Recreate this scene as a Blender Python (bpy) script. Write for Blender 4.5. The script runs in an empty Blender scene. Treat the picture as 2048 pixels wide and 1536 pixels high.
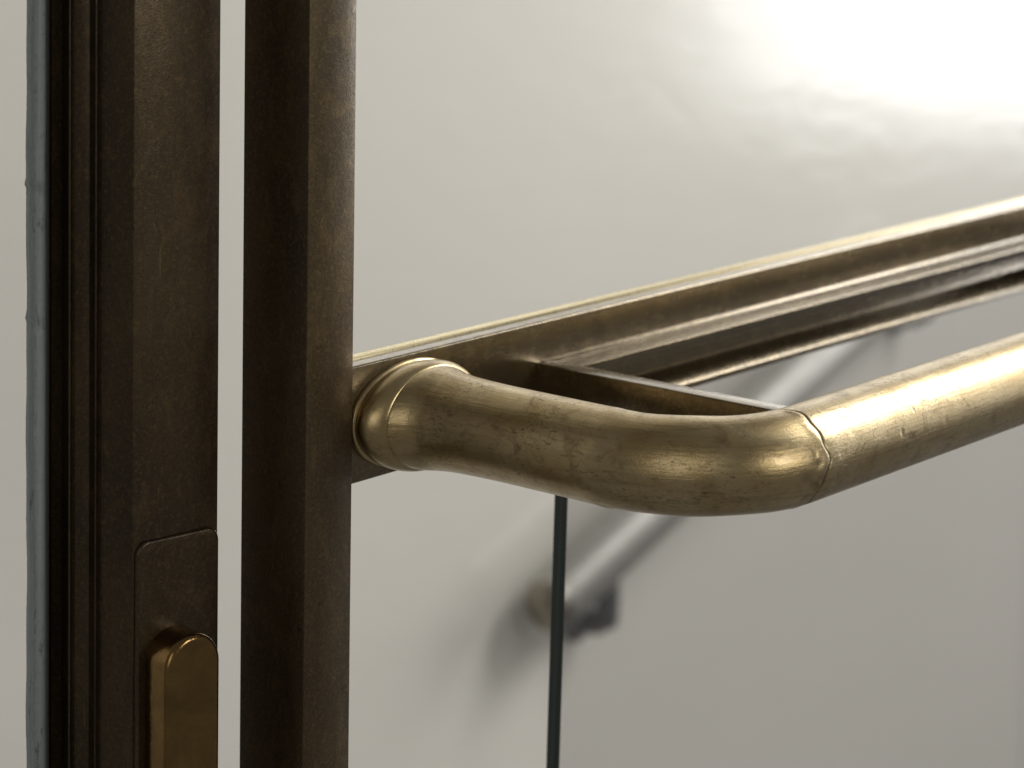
import bpy, bmesh, math, random
import numpy as np
from math import radians, sin, cos, pi
from mathutils import Vector, Matrix
random.seed(4); rng = np.random.default_rng(4)
sc = bpy.context.scene
col = sc.collection

# ------------------------------------------------------------------ camera
# world: +X runs along the door rail, -Y out of the door towards the viewer, +Z up
F, PX, PY, W, H = 5358.7, 1024.0, 3.72, 2048.0, 1536.0
yaw, pitch, roll = radians(39.397), radians(5.181), radians(.9285)
d0 = np.array([cos(yaw), sin(yaw), 0]); r0 = np.array([sin(yaw), -cos(yaw), 0]); u0 = np.array([0, 0, 1.])
CD = d0*cos(pitch) - u0*sin(pitch); U2 = u0*cos(pitch) + d0*sin(pitch)
CR = r0*cos(roll) + U2*sin(roll); CU = U2*cos(roll) - r0*sin(roll)
def ray(px, py): return (px-PX)/F*CR - (py-PY)/F*CU + CD
CAM = -ray(692, 738)*1.05
def on_plane(px, py, n, k):
    n = np.array(n, float); v = ray(px, py); return CAM + v*((k - CAM@n)/(v@n))
cd = bpy.data.cameras.new('camera'); cam = bpy.data.objects.new('camera', cd); col.objects.link(cam)
cam.matrix_world = Matrix([[CR[i], CU[i], -CD[i], CAM[i]] for i in range(3)] + [[0, 0, 0, 1]])
cd.sensor_fit = 'HORIZONTAL'; cd.sensor_width = 36; cd.lens = F/W*36
cd.shift_x = 0; cd.shift_y = -(H/2-PY)/W
cd.clip_start = .05; cd.clip_end = 60
cd.dof.use_dof = True; cd.dof.focus_distance = 1.04; cd.dof.aperture_fstop = 10
sc.camera = cam

# ------------------------------------------------------------------ light: dim room and one tall window on the right
wd = bpy.data.worlds.new('World'); sc.world = wd; wd.use_nodes = True
bg = wd.node_tree.nodes['Background']; bg.inputs[0].default_value = (1, .96, .9, 1); bg.inputs[1].default_value = .145
WALL_Y = .95
def area(name, loc, target, sx, sy, power, colr):
    L = bpy.data.lights.new(name, 'AREA'); L.shape = 'RECTANGLE'; L.size = sx; L.size_y = sy; L.energy = power; L.color = colr
    o = bpy.data.objects.new(name, L); col.objects.link(o); o.location = loc
    o.rotation_euler = (Vector(target)-Vector(loc)).to_track_quat('-Z', 'Y').to_euler()
    return o
# the window shows mirrored in the glossy wall at the upper right of the picture
pw = on_plane(2380, 205, (0, 1, 0), WALL_Y); v = pw - CAM; v[1] *= -1; v /= np.linalg.norm(v)
wp = pw + v*4.5 + np.array([0, 0, 1.95])
area('window_light', wp, (wp[0]-v[0], wp[1]-v[1], wp[2]-.12), 2.9, 4.1, 285, (1, .995, .98))
# a skylight above the far right, and a smaller window in the room behind the camera
area('skylight', (2.15, -.55, 1.35), (.6, .1, -.1), 1.3, .8, 37, (1, .99, .965))
area('rear_window_light', (.55, -2.2, .50), (.1, 0, 0), .5, .6, 8, (1, .97, .92))
area('left_window_light', (-1.9, -1.25, .6), (.05, -.1, 0), 1.3, 1.2, 5, (1, .97, .92))
sc.view_settings.view_transform = 'Standard'; sc.view_settings.look = 'None'
sc.view_settings.exposure = 0; sc.view_settings.gamma = 1; sc.view_settings.use_curve_mapping = False
sc.cycles.max_bounces = 10; sc.cycles.transparent_max_bounces = 12; sc.cycles.use_denoising = True

# ------------------------------------------------------------------ materials
class N:
    def __init__(s, name):
        s.m = bpy.data.materials.new(name); s.m.use_nodes = True; s.t = s.m.node_tree
        s.b = s.t.nodes['Principled BSDF']; s.out = s.t.nodes['Material Output']
    def n(s, typ, **kw):
        x = s.t.nodes.new(typ)
        for k, v in kw.items():
            if k.startswith('i_'): x.inputs[k[2:].replace('_', ' ')].default_value = v
            else: setattr(x, k, v)
        return x
    def l(s, a, b): s.t.links.new(a, b)
    def coord(s, kind, scale, rot=(0, 0, 0)):
        tc = s.n('ShaderNodeTexCoord'); mp = s.n('ShaderNodeMapping')
        mp.inputs['Scale'].default_value = scale; mp.inputs['Rotation'].default_value = rot
        s.l(tc.outputs[kind], mp.inputs[0]); return mp.outputs[0]
    def noise(s, vec, scale, detail=6, rough=.6, dist=0):
        x = s.n('ShaderNodeTexNoise'); x.inputs['Scale'].default_value = scale; x.inputs['Detail'].default_value = detail
        x.inputs['Roughness'].default_value = rough; x.inputs['Distortion'].default_value = dist
        s.l(vec, x.inputs['Vector']); return x.outputs['Fac']
    def ramp(s, fac, stops):
        x = s.n('ShaderNodeValToRGB'); e = x.color_ramp.elements
        while len(e) < len(stops): e.new(.5)
        for el, (p, c) in zip(e, stops):
            el.position = p; el.color = (c, c, c, 1) if isinstance(c, (int, float)) else (*c, 1)
        s.l(fac, x.inputs[0]); return x.outputs[0]
    def mix(s, f, a, b, mode='MIX'):
        x = s.n('ShaderNodeMix', data_type='RGBA', blend_type=mode)
        for i, v in ((0, f), (6, a), (7, b)):
            if isinstance(v, (int, float)): x.inputs[i].default_value = v if i == 0 else (v, v, v, 1)
            elif isinstance(v, tuple): x.inputs[i].default_value = (*v, 1)
            else: s.l(v, x.inputs[i])
        return x.outputs[2]
    def math(s, op, a, b=0.):
        x = s.n('ShaderNodeMath', operation=op)
        for i, v in ((0, a), (1, b)):
            if isinstance(v, (int, float)): x.inputs[i].default_value = v
            else: s.l(v, x.inputs[i])
        return x.outputs[0]
    def bump(s, h, dist, strength=1., prev=None):
        x = s.n('ShaderNodeBump'); x.inputs['Strength'].default_value = strength; x.inputs['Distance'].default_value = dist
        s.l(h, x.inputs['Height'])
        if prev is not None: s.l(prev, x.inputs['Normal'])
        return x.outputs[0]
    def set(s, **kw):
        for k, v in kw.items():
            i = s.b.inputs[k.replace('_', ' ')]
            if isinstance(v, (int, float)): i.default_value = v
            elif isinstance(v, tuple): i.default_value = (*v, 1) if len(v) == 3 else v
            else: s.l(v, i)

def bronze(name, dark, mid, light, rough=(.34, .55), metallic=.85, stretch=(1, 1, .35), kind='Object', coat=.35):
    s = N(name)
    c1 = s.coord(kind, stretch)
    big = s.noise(c1, 26, 5, .6, .3); fine = s.noise(c1, 420, 6, .7); grain = s.noise(s.coord(kind, (1, 1, 1)), 1500, 3, .6)
    blot = s.noise(s.coord(kind, (1, 1, .6)), 95, 8, .72, .5)
    c = s.mix(s.ramp(big, [(.33, 0), (.68, 1)]), dark, mid)
    c = s.mix(s.ramp(blot, [(.52, 0), (.66, .7)]), c, light)
    c = s.mix(s.ramp(fine, [(.56, 0), (.72, .7)]), c, dark)
    c = s.mix(s.ramp(grain, [(.54, 0), (.68, .7)]), c, tuple(x*.45 for x in dark))
    g2_ = s.noise(s.coord(kind, (1, 1, 1)), 620, 4, .75)
    c = s.mix(s.ramp(g2_, [(.52, 0), (.64, .55)]), c, tuple(min(1, x*1.25) for x in light))
    sp = s.noise(s.coord(kind, (1, 1, 1)), 260, 2, .5)
    c = s.mix(s.ramp(sp, [(.735, 0), (.76, .8)]), c, (.02, .018, .016))
    sr = s.ramp(s.noise(s.coord(kind, (820, 820, 22) if stretch[2] < 1 else (22, 820, 820), (.05, .07, 0)), 1, 2, .4), [(.74, 0), (.765, .4)])
    c = s.mix(sr, c, tuple(min(1, x*1.9) for x in light))
    r = s.ramp(s.noise(c1, 150, 6, .7), [(.3, rough[0]), (.72, rough[1])])
    nb = s.bump(grain, .00012, .5); nb = s.bump(blot, .0004, .35, nb); nb = s.bump(big, .001, .25, nb)
    s.set(Base_Color=c, Metallic=metallic, Roughness=r, Normal=nb, Coat_Weight=coat, Coat_Roughness=.16, Coat_Normal=nb)
    return s.m
m_stile = bronze('dark_bronze', (.056, .039, .019), (.104, .073, .036), (.145, .10, .045), (.36, .55))
m_lock = bronze('dark_bronze_lock_stile', (.045, .031, .016), (.082, .057, .028), (.115, .077, .034), (.34, .52))
m_rail = bronze('rail_bronze', (.125, .092, .047), (.21, .158, .084), (.28, .212, .105), (.17, .32), stretch=(.3, 1, 1), coat=1.)

def brass_tube(name, wear, r0_, r1_, uv='UV', al=(22, 260, 1)):
    s = N(name)
    along = s.coord(uv, al); iso = s.coord(uv, (1, 1, 1)); along2 = s.coord(uv, (60, 900, 1), (0, 0, .05))
    big = s.noise(iso, 34, 6, .62, .4); mid = s.noise(iso, 85, 9, .74, .8); streak = s.noise(along, 1, 6, .65, .2)
    hair = s.noise(along2, 1, 3, .6); grain = s.noise(iso, 1300, 4, .65)
    c = s.mix(s.ramp(big, [(.34, 0), (.66, 1)]), (.43, .315, .145), (.57, .455, .26))
    c = s.mix(s.ramp(mid, [(.52, 0), (.68, .75)]), c, (.22, .15, .062))
    c = s.mix(s.ramp(streak, [(.52, 0), (.70, .45)]), c, (.19, .13, .06))
    # small dark nicks in patches
    nick = s.math('MULTIPLY', s.ramp(s.noise(s.coord(uv, (1, 2.4, 1), (0, 0, .5)), 420, 5, .75, 1.2), [(.555, 0), (.61, 1)]),
                  s.ramp(s.noise(iso, 48, 3, .6), [(.42, 0), (.56, 1)]))
    c = s.mix(s.math('MULTIPLY', nick, .75*wear), c, (.055, .042, .03))
    # thin scratches, two directions
    sc1 = s.ramp(s.noise(s.coord(uv, (90, 2300, 1), (0, 0, .35)), 1, 2, .4), [(.70, 0), (.73, 1)])
    sc2 = s.ramp(s.noise(s.coord(uv, (110, 2600, 1), (0, 0, -.9)), 1, 2, .4), [(.71, 0), (.74, 1)])
    scr = s.math('MAXIMUM', sc1, sc2)
    c = s.mix(s.math('MULTIPLY', scr, .6*wear), c, (.72, .60, .36))
    at = s.n('ShaderNodeAttribute', attribute_name='dirt')
    c = s.mix(s.math('MULTIPLY', at.outputs['Fac'], .9), c, (.045, .034, .02))
    r = s.ramp(mid, [(.3, r0_), (.7, r1_)])
    r = s.mix(s.math('MULTIPLY', nick, .6), r, .6)
    nb = s.bump(grain, .00014, .7*wear); nb = s.bump(hair, .00016, .7*wear, nb); nb = s.bump(nick, .00012, .25*wear, nb); nb = s.bump(mid, .0004, .2, nb); nb = s.bump(big, .0012, .12, nb)
    s.set(Base_Color=c, Metallic=1., Roughness=r, Normal=nb, Coat_Weight=.3, Coat_Roughness=.14)
    return s.m
m_brass = brass_tube('worn_brass', 1., .25, .38)
def plain_metal(name, c1, c2, rough, bumpd=.0002, metallic=1.):
    s = N(name); v = s.coord('Object', (1, 1, 1)); big = s.noise(v, 55, 6, .65, .4); f = s.noise(v, 700, 4, .6)
    c = s.mix(s.ramp(big, [(.35, 0), (.65, 1)]), c1, c2); c = s.mix(s.ramp(f, [(.6, 0), (.75, .5)]), c, tuple(x*.4 for x in c1))
    s.set(Base_Color=c, Metallic=metallic, Roughness=s.ramp(f, [(.3, rough[0]), (.7, rough[1])]), Normal=s.bump(big, bumpd*6, .3, s.bump(f, bumpd, .4)))
    return s.m
m_flange = brass_tube('polished_brass_flange', .5, .26, .38, 'Object', (70, 70, 70))
m_strip = plain_metal('bright_brass_strip', (.74, .64, .40), (.80, .70, .46), (.26, .34), .00003)
m_lever = plain_metal('brown_brass_lever', (.20, .125, .048), (.29, .185, .072), (.13, .22))
m_steel = plain_metal('pale_handrail_metal', (.40, .39, .36), (.45, .44, .41), (.5, .58), .00002)
m_cap = plain_metal('dark_bronze_cap', (.27, .245, .205), (.33, .30, .25), (.28, .36))
m_iron = plain_metal('dark_grey_bracket', (.035, .042, .048), (.05, .058, .062), (.4, .55), .0002, .4)

def wall_mat():
    s = N('glossy_wall_paint'); v = s.coord('Object', (1, 1, 1))
    big = s.noise(v, 1.6, 4, .5); wav = s.noise(s.coord('Object', (1, 1, 2.6), (0, .25, 0)), 9, 6, .6, .6); fine = s.noise(v, 60, 5, .6)
    c = s.mix(s.ramp(big, [(.3, 0), (.7, 1)]), (.675, .652, .590), (.715, .69, .632))
    c = s.mix(s.ramp(fine, [(.62, 0), (.8, .25)]), c, (.58, .56, .51))
    nb = s.bump(fine, .0004, .06); nb = s.bump(wav, .01, .06, nb)
    s.set(Base_Color=c, Roughness=.17, Normal=nb, IOR=1.72); return s.m
m_wall = wall_mat()
def glass_mat():
    s = N('clear_glass'); s.t.nodes.remove(s.b)
    tr = s.n('ShaderNodeBsdfTransparent'); tr.inputs[0].default_value = (.988, .985, .986, 1)
    gl = s.n('ShaderNodeBsdfGlossy'); gl.inputs['Roughness'].default_value = .02
    fr = s.n('ShaderNodeFresnel'); fr.inputs[0].default_value = 1.45
    mx = s.n('ShaderNodeMixShader'); s.l(s.math('MULTIPLY', fr.outputs[0], .3), mx.inputs[0]); s.l(tr.outputs[0], mx.inputs[1]); s.l(gl.outputs[0], mx.inputs[2])
    s.l(mx.outputs[0], s.out.inputs[0]); return s.m
m_glass = glass_mat()
def edge_mat():
    s = N('green_glass_edge'); st = s.noise(s.coord('Object', (1, 420, 2)), 1, 4, .6)
    c = s.mix(s.ramp(st, [(.35, 0), (.7, 1)]), (.012, .022, .022), (.05, .075, .07))
    s.set(Base_Color=c, Roughness=.25, IOR=1.5); return s.m
m_edge = edge_mat()
def seal_mat():
    s = N('grey_glazing_seal'); v = s.coord('Object', (300, 300, 6)); st = s.noise(v, 1, 6, .7); f = s.noise(s.coord('Object', (1, 1, .4)), 260, 6, .7)
    c = s.mix(s.ramp(st, [(.3, 0), (.7, 1)]), (.20, .23, .23), (.36, .40, .40)); c = s.mix(s.ramp(f, [(.58, 0), (.7, .7)]), c, (.05, .065, .07))
    s.set(Base_Color=c, Roughness=.6, Normal=s.bump(f, .0008, .6)); return s.m
m_seal = seal_mat()

# ------------------------------------------------------------------ helpers
def link(name, me, mat, parent=None, smooth=35):
    o = bpy.data.objects.new(name, me); col.objects.link(o)
    for m in (mat if isinstance(mat, (list, tuple)) else [mat]): me.materials.append(m)
    if smooth:
        for p in me.polygons: p.use_smooth = True
        me.set_sharp_from_angle(angle=radians(smooth))
    if parent: o.parent = parent
    return o
def tag(o, label, cat=None, group=None, kind=None):
    if label: o['label'] = label
    if cat: o['category'] = cat
    if group: o['group'] = group
    if kind: o['kind'] = kind
    return o
def empty(name, label, cat):
    o = bpy.data.objects.new(name, None); o.empty_display_size = .05; col.objects.link(o); return tag(o, label, cat, kind='thing')
def prism(prof, f, t0, t1, bev=.0006, seg=2, steps=1):
    """profile points (a, b) swept from t0 to t1; f(a, b, t) -> world; long edges and ends are softened"""
    bm = bmesh.new(); n = len(prof); rings = []
    for k in range(steps+1):
        t = t0 + (t1-t0)*k/steps; rings.append([bm.verts.new(f(a, b, t)) for a, b in prof])
    for k in range(steps):
        for i in range(n): bm.faces.new((rings[k][i], rings[k][(i+1) % n], rings[k+1][(i+1) % n], rings[k+1][i]))
    bm.faces.new(rings[0][::-1]); bm.faces.new(rings[-1])
    bmesh.ops.recalc_face_normals(bm, faces=bm.faces)
    if bev:
        es = [e for e in bm.edges if len(e.link_faces) == 2 and e.calc_face_angle(0) > radians(25)]
        bmesh.ops.bevel(bm, geom=es, offset=bev, offset_type='OFFSET', segments=seg, profile=.5, affect='EDGES', clamp_overlap=True)
    me = bpy.data.meshes.new('m'); bm.to_mesh(me); bm.free(); return me
def box(x0, x1, y0, y1, z0, z1, bev=.0006, seg=2):
    return prism([(x0, y0), (x1, y0), (x1, y1), (x0, y1)], lambda a, b, t: (a, b, t), z0, z1, bev, seg)
def lathe(prof, origin, axis, seg=96):
    """prof: (distance along axis, radius)"""
    ax = np.array(axis, float); ax /= np.linalg.norm(ax); o = np.array(origin, float)
    e1 = np.cross(ax, (0, 0, 1)) if abs(ax[2]) < .9 else np.cross(ax, (1, 0, 0)); e1 /= np.linalg.norm(e1); e2 = np.cross(ax, e1)
    vs, fs = [], []
    for t, r in prof:
        for k in range(seg):
            a = 2*pi*k/seg; vs.append(tuple(o + ax*t + r*(cos(a)*e1 + sin(a)*e2)))
    for i in range(len(prof)-1):
        for k in range(seg): fs.append((i*seg+k, i*seg+(k+1) % seg, (i+1)*seg+(k+1) % seg, (i+1)*seg+k))
    fs.append(tuple(range(seg))[::-1]); fs.append(tuple((len(prof)-1)*seg+k for k in range(seg)))
    me = bpy.data.meshes.new('m'); me.from_pydata(vs, [], fs)
    ul = me.uv_layers.new(name='UVMap')
    for lp in me.loops:
        i, k = divmod(lp.vertex_index, seg); ul.data[lp.index].uv = (prof[i][0], k*2*pi/seg*.0186)
    bm = bmesh.new(); bm.from_mesh(me); bmesh.ops.recalc_face_normals(bm, faces=bm.faces); bm.to_mesh(me); bm.free(); return me

# ------------------------------------------------------------------ wall behind
wl = link('wall', box(-1.6, 5.2, WALL_Y, WALL_Y+.12, -1.6, 2.0, 0), m_wall, smooth=0)
tag(wl, 'plain off-white glossy painted wall behind the bronze doors', kind='structure')

# ------------------------------------------------------------------ glazed door with pull handle
door = empty('glazed_door', 'bronze framed glass door carrying the long round brass pull handle on its middle rail', 'door')
ZB, ZT = -1.0, 1.15
XR = .74                                            # far stile, outside the picture
st = link('stile', box(-.026, .0005, -.0035, .0315, ZB, ZT, .0007), m_stile, door)
tag(st, 'plain dark bronze stile next to the narrow gap')
link('stile', box(XR, XR+.0265, -.0035, .0315, ZB, ZT, .0007), m_stile, door)
# rail: flat plate at the ends, moulded channel between the two arms
ARM = (.1190, .1288)
Y1 = .0079
plate = [(0, 0), (0, -.0472), (Y1, -.0472), (Y1, 0)]
chan = [(.003, -.0174), (.0006, -.0174), (-.0006, -.0168), (-.0018, -.0174), (-.0022, -.0178), (-.0165, -.0178), (-.0165, -.0198), (-.0145, -.0206), (-.0138, -.0236), (-.002, -.0242), (.002, -.0258), (.002, -.0355),
        (.0008, -.0372), (-.0012, -.0384), (-.0026, -.0392), (-.0066, -.0428), (-.0070, -.0446), (-.004, -.0466), (Y1-.0004, -.0470), (Y1-.0004, -.0185), (.003, -.0185)]
fx = lambda a, b, t: (t, a, b)
cut = ARM[0]+.004
o_ = [(.0002, 0), (.0002, -.0472), (cut, -.0472), (cut, -.0183), (XR-cut, -.0183), (XR-cut, -.0472), (XR, -.0472), (XR, 0)]
rail = link('rail', prism(o_, lambda a, b, t: (a, t, b), 0, Y1, .0012, 4), m_rail, door)
mo = link('moulding', prism(chan, fx, ARM[0]+.004, XR-ARM[0]-.004, .0007, 3), m_rail, rail)
tag(rail, 'moulded bronze middle rail')
es = link('edge_strip', box(.0006, XR, .0084, .0142, -.0472, .0006, .0002), m_strip, rail)
tag(es, 'thin bright brass strip along the top of the rail')
L_Y = None
TR = .0186; AX0, AZ = .0365, -.0236
hp = on_plane(2048, 754.5, (0, 0, 1), AZ); L_Y = hp[1]
def arm(x0, x1):
    return prism([(x0, -.0173), (x1, -.0173), (x1, -.0385), (x0, -.0385)], lambda a, b, t: (a, t, b), L_Y+.006, .0006, .0006, 3)
link('support_arm', arm(*ARM), m_rail, door); link('support_arm', arm(XR-ARM[1], XR-ARM[0]), m_rail, door)

# pull handle: flange - stub - bend - long straight - bend - stub - flange
RB = .051
def centre_line():
    pts, s, out = [], 0, []
    n1 = int((abs(L_Y)-RB-.004)/.0012)
    y_b = L_Y + RB
    a = [(AX0, -.004 + (y_b+.004)*k/n1) for k in range(n1)]
    nb = 220
    b = [(AX0+RB-RB*cos(t), y_b-RB*sin(t)) for t in np.linspace(0, pi/2, nb)]
    xe = XR-.0255-AX0
    x0_, x1_ = AX0+RB, xe-RB
    c = [(x, L_Y) for x in np.concatenate([np.arange(x0_+.00036, x0_+.13, .00036), np.arange(x0_+.13, x1_-.001, .002)])]
    e = [(xe-x+AX0, y) for x, y in (a+b)][::-1]
    return np.array(a+b+c+e), len(a)+nb-1, len(a)
cl, i_seam, i_start = centre_line()
sl = np.concatenate([[0], np.cumsum(np.hypot(*np.diff(cl, axis=0).T))])
SEG = 160
tan = np.gradient(cl, sl, axis=0); tan /= np.linalg.norm(tan, axis=1)[:, None]
nor = np.stack([tan[:, 1], -tan[:, 0]], 1)           # horizontal outward side
th = pi + np.linspace(0, 2*pi, SEG, endpoint=False)
S, T = np.meshgrid(sl, th, indexing='ij')
s0 = sl[i_seam]-.0055; s1 = sl[i_start]
wob = .0012*np.sin(T*2+.6) + .0008*np.sin(T*5+1.1) + .0004*np.sin(T*11)
ds = S - s0 - wob
disp = -.00045*np.exp(-(ds/.00048)**2) + .00016*np.exp(-((ds+.0022)/.0018)**2)*(1+.8*np.sin(T*9+S*300)) 
dirt = np.exp(-(ds/.0006)**2)*(.75+.25*np.sin(T*3+.4))
ds1 = S - s1 - .002 - .0015*np.sin(T*3)
disp += .00014*np.exp(-(ds1/.003)**2)*(1+.6*np.sin(T*7+S*220))
# hand-bent tube: the bend is slightly flattened and rippled
bendw = np.clip((S-s1+.01)/.02, 0, 1)*np.clip((s0+.006-S)/.02, 0, 1)
disp += bendw*(.00022*np.sin(S*95+.7)*np.cos(T-.6) + .00014*np.sin(S*180)*np.cos(2*T))
def dent(ss, tt, rad, depth, rim=.10, sx=1.):
    depth *= .7
    global disp, dirt
    q = np.sqrt(((S-ss)*sx)**2 + (((T-tt+pi) % (2*pi)-pi)*TR)**2)/rad
    disp = disp - depth*np.exp(-q**2*1.6) + depth*rim*np.exp(-((q-1.25)/.35)**2)
    dirt = np.maximum(dirt, .35*np.exp(-q**2*2)*(depth > .00013))
# angle 0 = outward (towards viewer), pi/2 = up
dent(s0-.0055, -.62, .0020, .00045); dent(s0-.003, .12, .0022, .0003); dent(s0-.004, .30, .0013, .0003); dent(s0-.0075, -.15, .003, .00022); dent(s0-.004, -.3, .0024, .0002)
dent(s0+.052, .18, .0016, .0003); dent(s0+.058, .02, .0022, .0002, sx=.6); dent(s0+.064, .55, .001, .0003); dent(s0+.085, .10, .0022, .00018); dent(s0+.105, .8, .0016, .00025)
for k in range(46):
    dent(rng.uniform(.03, .34), rng.uniform(-1.2, 1.5), rng.uniform(.0006, .0016), rng.uniform(.00005, .00014), sx=rng.uniform(.5, 1.3))
R_ = TR + disp
# the stubs flare into the oval rosettes
t_ = np.minimum(sl, sl[-1]-sl) + .004
fk = ([.0, .012, .0136, .017, .020, .024, .029, .035, .044, .054], [.0275, .0275, .0282, .0257, .0236, .0217, .0204, .0195, .01885, TR], [.0202, .0202, .0206, .0205, .0201, .0196, .0192, .01895, .01875, TR])
kx = (np.interp(t_, fk[0], fk[1])/TR)[:, None]; kz = (np.interp(t_, fk[0], fk[2])/TR)[:, None]
P = np.zeros(S.shape+(3,))
P[..., 0] = cl[:, 0][:, None] + nor[:, 0][:, None]*np.cos(T)*R_*kx
P[..., 1] = cl[:, 1][:, None] + nor[:, 1][:, None]*np.cos(T)*R_*kx
P[..., 2] = AZ + np.sin(T)*R_*kz
n = len(sl)
idx = np.arange(n*SEG).reshape(n, SEG)
q = np.stack([idx[:-1], np.roll(idx, -1, 1)[:-1], np.roll(idx, -1, 1)[1:], idx[1:]], -1).reshape(-1, 4)
me = bpy.data.meshes.new('pull_handle'); me.from_pydata(P.reshape(-1, 3).tolist(), [], q.tolist())
uvl = me.uv_layers.new(name='UVMap')
kk = np.tile(np.arange(SEG), n-1); ii = np.repeat(np.arange(n-1), SEG)
uv = np.stack([np.stack([sl[ii], kk*2*pi/SEG*TR], 1), np.stack([sl[ii], (kk+1)*2*pi/SEG*TR], 1), np.stack([sl[ii+1], (kk+1)*2*pi/SEG*TR], 1), np.stack([sl[ii+1], kk*2*pi/SEG*TR], 1)], 1)
uvl.data.foreach_set('uv', uv.reshape(-1))
at = me.attributes.new('dirt', 'FLOAT', 'POINT'); at.data.foreach_set('value', np.clip(dirt, 0, 1).reshape(-1))
bm = bmesh.new(); bm.from_mesh(me); bmesh.ops.recalc_face_normals(bm, faces=bm.faces); bm.to_mesh(me); bm.free()
hnd = link('pull_handle', me, m_brass, door, smooth=80)
tag(hnd, 'worn brass tube pull handle with a cracked joint at its bend')
# oval rosettes the flared tube stands on: (distance, half-width, half-height)
FL = [(0, .0345, .0215), (.0014, .0348, .0218), (.0021, .0343, .0213), (.0024, .0336, .0206), (.0030, .0335, .0205), (.0040, .0341, .0212), (.0060, .0343, .0218), (.0085, .0336, .0220), (.0108, .0320, .0218), (.0125, .0302, .0213),
      (.0136, .0287, .0208), (.0139, .0280, .0204)]
for x in (AX0, XR-.0255-AX0):
    fm = lathe([(t, 1.) for t, _, _ in FL], (0, 0, 0), (0, -1, 0))
    for v_ in fm.vertices:
        k = min(range(len(FL)), key=lambda i: abs(FL[i][0]+v_.co.y)); v_.co = (x+v_.co.x*FL[k][1], v_.co.y-.0002, AZ+v_.co.z*FL[k][2])
    link('flange', fm, m_flange, hnd, smooth=50)

# glass panel hanging in the rail channel
def glass(x0, x1, y0, y1, z0, z1, lean, parent, f=None):
    """a clear sheet whose narrow edges carry the green edge material; lean slides the left edge with height"""
    bm = bmesh.new()
    co = [(x0+lean*(z1-z0)*-1, y0, z0), (x1, y0, z0), (x1, y1, z0), (x0-lean*(z1-z0), y1, z0), (x0, y0, z1), (x1, y0, z1), (x1, y1, z1), (x0, y1, z1)]
    v = [bm.verts.new(f(*c) if f else c) for c in co]
    for fa, mi in (((0, 1, 5, 4), 0), ((2, 3, 7, 6), 0), ((3, 0, 4, 7), 1), ((1, 2, 6, 5), 1), ((0, 3, 2, 1), 1), ((4, 5, 6, 7), 1)):
        k = bm.faces.new([v[i] for i in fa]); k.material_index = mi
    bmesh.ops.recalc_face_normals(bm, faces=bm.faces)
    me = bpy.data.meshes.new('glass'); bm.to_mesh(me); bm.free()
    return link('glass_pane', me, [m_glass, m_edge], parent, smooth=0)
gl = glass(.1437, XR-.1437, .0003, .0076, -.95, -.0470, .021, door)
tag(gl, 'clear glass pane with a dark green cut edge below the rail')

# ------------------------------------------------------------------ left door leaf with lock
leaf = empty('lock_door', 'dark bronze glazed door edge at far left carrying the lock plate and lever', 'door')
aA = radians(47.4); ADIR = r0*sin(aA) + d0*cos(aA); BDIR = -(r0*cos(aA) - d0*sin(aA))      # along the face, and into the door
A0 = CAM + ray(437, 768)*1.035; A0[2] = 0
def ab(px, b_mm, py=768):
    """place along the leaf's face (a) of the upright line seen at pixel px when it lies b behind the face"""
    b = b_mm/1000; p = on_plane(px, py, BDIR, A0@BDIR + b); return ((p-A0)@ADIR, b)
fl_ = lambda a, b, t: tuple(A0 + ADIR*a + BDIR*b + u0*t)
prof = [ab(*p) for p in ((437, 0), (266, 0), (197, 15.5), (193.5, 14.4), (189.5, 14.6), (188, 18), (178, 21), (150, 23.5), (143.5, 23.2), (141, 22.2), (137, 22.8), (135.5, 28), (124, 34), (104, 38), (97, 36), (98, 54))]
prof.append((prof[0][0], .054))
ls = link('stile', prism(prof, fl_, ZB, ZT, .0005, 2), m_lock, leaf)
tag(ls, 'stepped dark bronze stile profile')
# glazing seal: a ragged extruded strip
sp = [ab(*p) for p in ((98, 35.5), (92, 33), (84, 31.5), (74, 32), (64, 34), (55, 38), (52.5, 42), (60, 47), (98, 50))]
bm = bmesh.new(); nz = 760; rings = []
for k in range(nz+1):
    t = -.42 + .80*k/nz
    j = [random.gauss(0, .00009) for _ in sp]; w = .00018*sin(t*61)+.00012*sin(t*170+2)
    rings.append([bm.verts.new(fl_(a+jj+(w if 2 < i < 8 else 0), b+jj, t)) for i, ((a, b), jj) in enumerate(zip(sp, j))])
for zz, dep in ((on_plane(65, 380, BDIR, A0@BDIR+.034)[2], .0016), (on_plane(54, 645, BDIR, A0@BDIR+.038)[2], .0013)):   # two torn nicks
    for ring in rings:
        dz = ring[0].co.z-zz
        if abs(dz) < .004:
            for v_ in ring[3:7]: v_.co += Vector(BDIR)*dep*1.5*(1-abs(dz)/.004)*(1 if dz > 0 else .5) + Vector(ADIR)*dep*.4*(1-abs(dz)/.004)
for k in range(nz):
    for i in range(len(sp)): bm.faces.new((rings[k][i], rings[k][(i+1) % len(sp)], rings[k+1][(i+1) % len(sp)], rings[k+1][i]))
bm.faces.new(rings[0][::-1]); bm.faces.new(rings[-1]); bmesh.ops.recalc_face_normals(bm, faces=bm.faces)
me = bpy.data.meshes.new('seal'); bm.to_mesh(me); bm.free()
tag(link('glazing_seal', me, m_seal, leaf, smooth=50), 'ragged blue-grey glazing seal')
g2 = glass(sp[8][0]-.60, sp[8][0]-.0005, .041, .047, ZB, ZT, 0, leaf, f=lambda a, b, t: fl_(a, b, t))
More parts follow.
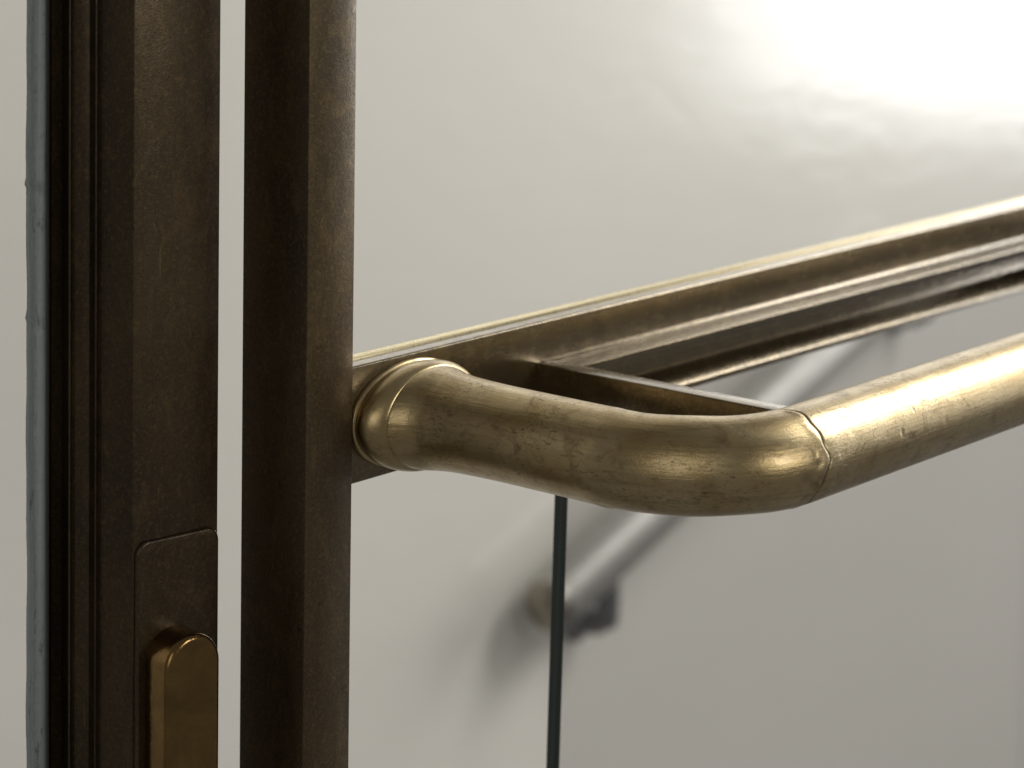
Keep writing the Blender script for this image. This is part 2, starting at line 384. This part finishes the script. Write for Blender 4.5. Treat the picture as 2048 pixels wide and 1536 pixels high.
# lock plate and lever: rounded shapes standing on the stile's face
def rrect(a0, a1, z0, z1, r, n=20):
    out = []
    for cx, cz, st_ in ((a1-r, z1-r, 0), (a0+r, z1-r, 90), (a0+r, z0+r, 180), (a1-r, z0+r, 270)):
        for k in range(n+1):
            t = radians(st_+90*k/n); out.append((cx+r*cos(t), cz+r*sin(t)))
    return out
def slab(a0, a1, z0, z1, r, b0, b1, round_, name, mat, parent, seg=8):
    """rounded plate from depth b0 (back) to b1 (front) whose front edge is rounded over"""
    bm = bmesh.new(); rings = []
    lv = [(0, b0)] + [(round_*(1-cos(pi/2*k/seg)), b1 + round_*(1-sin(pi/2*k/seg))) for k in range(seg+1)]
    for o_, b in lv: rings.append([bm.verts.new(fl_(a, b, z)) for a, z in rrect(a0+o_, a1-o_, z0+o_, z1-o_, max(r-o_, .0002))])
    n = len(rings[0])
    for p, q_ in zip(rings, rings[1:]):
        for i in range(n): bm.faces.new((p[i], p[(i+1) % n], q_[(i+1) % n], q_[i]))
    bm.faces.new(rings[-1]); bm.faces.new(rings[0][::-1]); bmesh.ops.recalc_face_normals(bm, faces=bm.faces)
    me = bpy.data.meshes.new(name); bm.to_mesh(me); bm.free()
    return link(name, me, mat, parent, smooth=30)
pa0 = ab(272, -1.2, 1300)[0]; pa1 = ab(437, -1.6, 1300)[0]
pz1 = on_plane(395, 1060, BDIR, A0@BDIR-.0016)[2]
plate_o = slab(pa0, pa1, pz1-.21, pz1, .0058, .0004, -.0018, .0012, 'lock_plate', m_lock, leaf, 4)
tag(plate_o, 'dark bronze lock plate with rounded top corners')
la0 = ab(327, -14, 1450)[0]; la1 = ab(438.5, -15, 1450)[0]; lz1 = on_plane(388, 1269, BDIR, A0@BDIR-.0155)[2]
lev = slab(la0, la1, lz1-.125, lz1, (la1-la0)/2-.00005, -.0010, -.0160, .0024, 'lever', m_lever, leaf, 8)
tag(lev, 'polished brown brass lever with a round end')

# ------------------------------------------------------------------ handrail on the wall
RY = WALL_Y-.044; RR = .0285
p1 = on_plane(1100, 1212, (0, 1, 0), RY); p2 = on_plane(1260, 1062, (0, 1, 0), RY); hv = (p2-p1)/np.linalg.norm(p2-p1)
hr = empty('grab_rail', 'pale round grab rail mounted at a slant on the white wall, out of focus', 'grab rail')
q2 = on_plane(1868, 528, (0, 1, 0), RY); HL = float((q2-p1)@hv)
link('rail_tube', lathe([(0, RR*.9), (.0015, RR*.97), (.004, RR), (HL-.004, RR), (HL, RR*.95)], p1, hv, 64), m_steel, hr, 40)
CAPP = [(-.017, .004), (-.0165, .013), (-.014, .0205), (-.009, .0258), (-.003, .0284), (.0015, .0291), (.004, .0291)]
link('end_cap', lathe(CAPP, p1, hv, 64), m_cap, hr, 40); link('end_cap', lathe(CAPP, p1+hv*HL, -hv, 64), m_cap, hr, 40)
def tube(pts, rad, name, mat, parent, seg=20):
    bm = bmesh.new(); P_ = [np.array(p, float) for p in pts]; rings = []
    for i, p in enumerate(P_):
        t = P_[min(i+1, len(P_)-1)]-P_[max(i-1, 0)]; t /= np.linalg.norm(t)
        e1 = np.cross(t, (.3, .2, .9)); e1 /= np.linalg.norm(e1); e2 = np.cross(t, e1)
        rings.append([bm.verts.new(tuple(p+rad*(cos(2*pi*k/seg)*e1+sin(2*pi*k/seg)*e2))) for k in range(seg)])
    for a, b in zip(rings, rings[1:]):
        for k in range(seg): bm.faces.new((a[k], a[(k+1) % seg], b[(k+1) % seg], b[k]))
    bm.faces.new(rings[0][::-1]); bm.faces.new(rings[-1]); bmesh.ops.recalc_face_normals(bm, faces=bm.faces)
    me = bpy.data.meshes.new(name); bm.to_mesh(me); bm.free(); return link(name, me, mat, parent, 50)
for sbr in (.100, HL-.012):
    c = p1 + hv*sbr - np.array((0, 0, .008))
    br = tube([c+np.array((0, 0, -RR+.014)), c+np.array((.001, 0, -RR-.016)), c+np.array((.004, .003, -RR-.036)), c+np.array((.006, .018, -RR-.044)), (c[0]+.006, WALL_Y-.004, c[2]-RR-.044)], .0125, 'bracket', m_iron, hr)
    link('wall_rosette', lathe([(0, .024), (.004, .024), (.007, .021), (.009, .012)], (c[0]+.006, WALL_Y-.0003, c[2]-RR-.044), (0, -1, 0), 40), m_iron, br, 40)
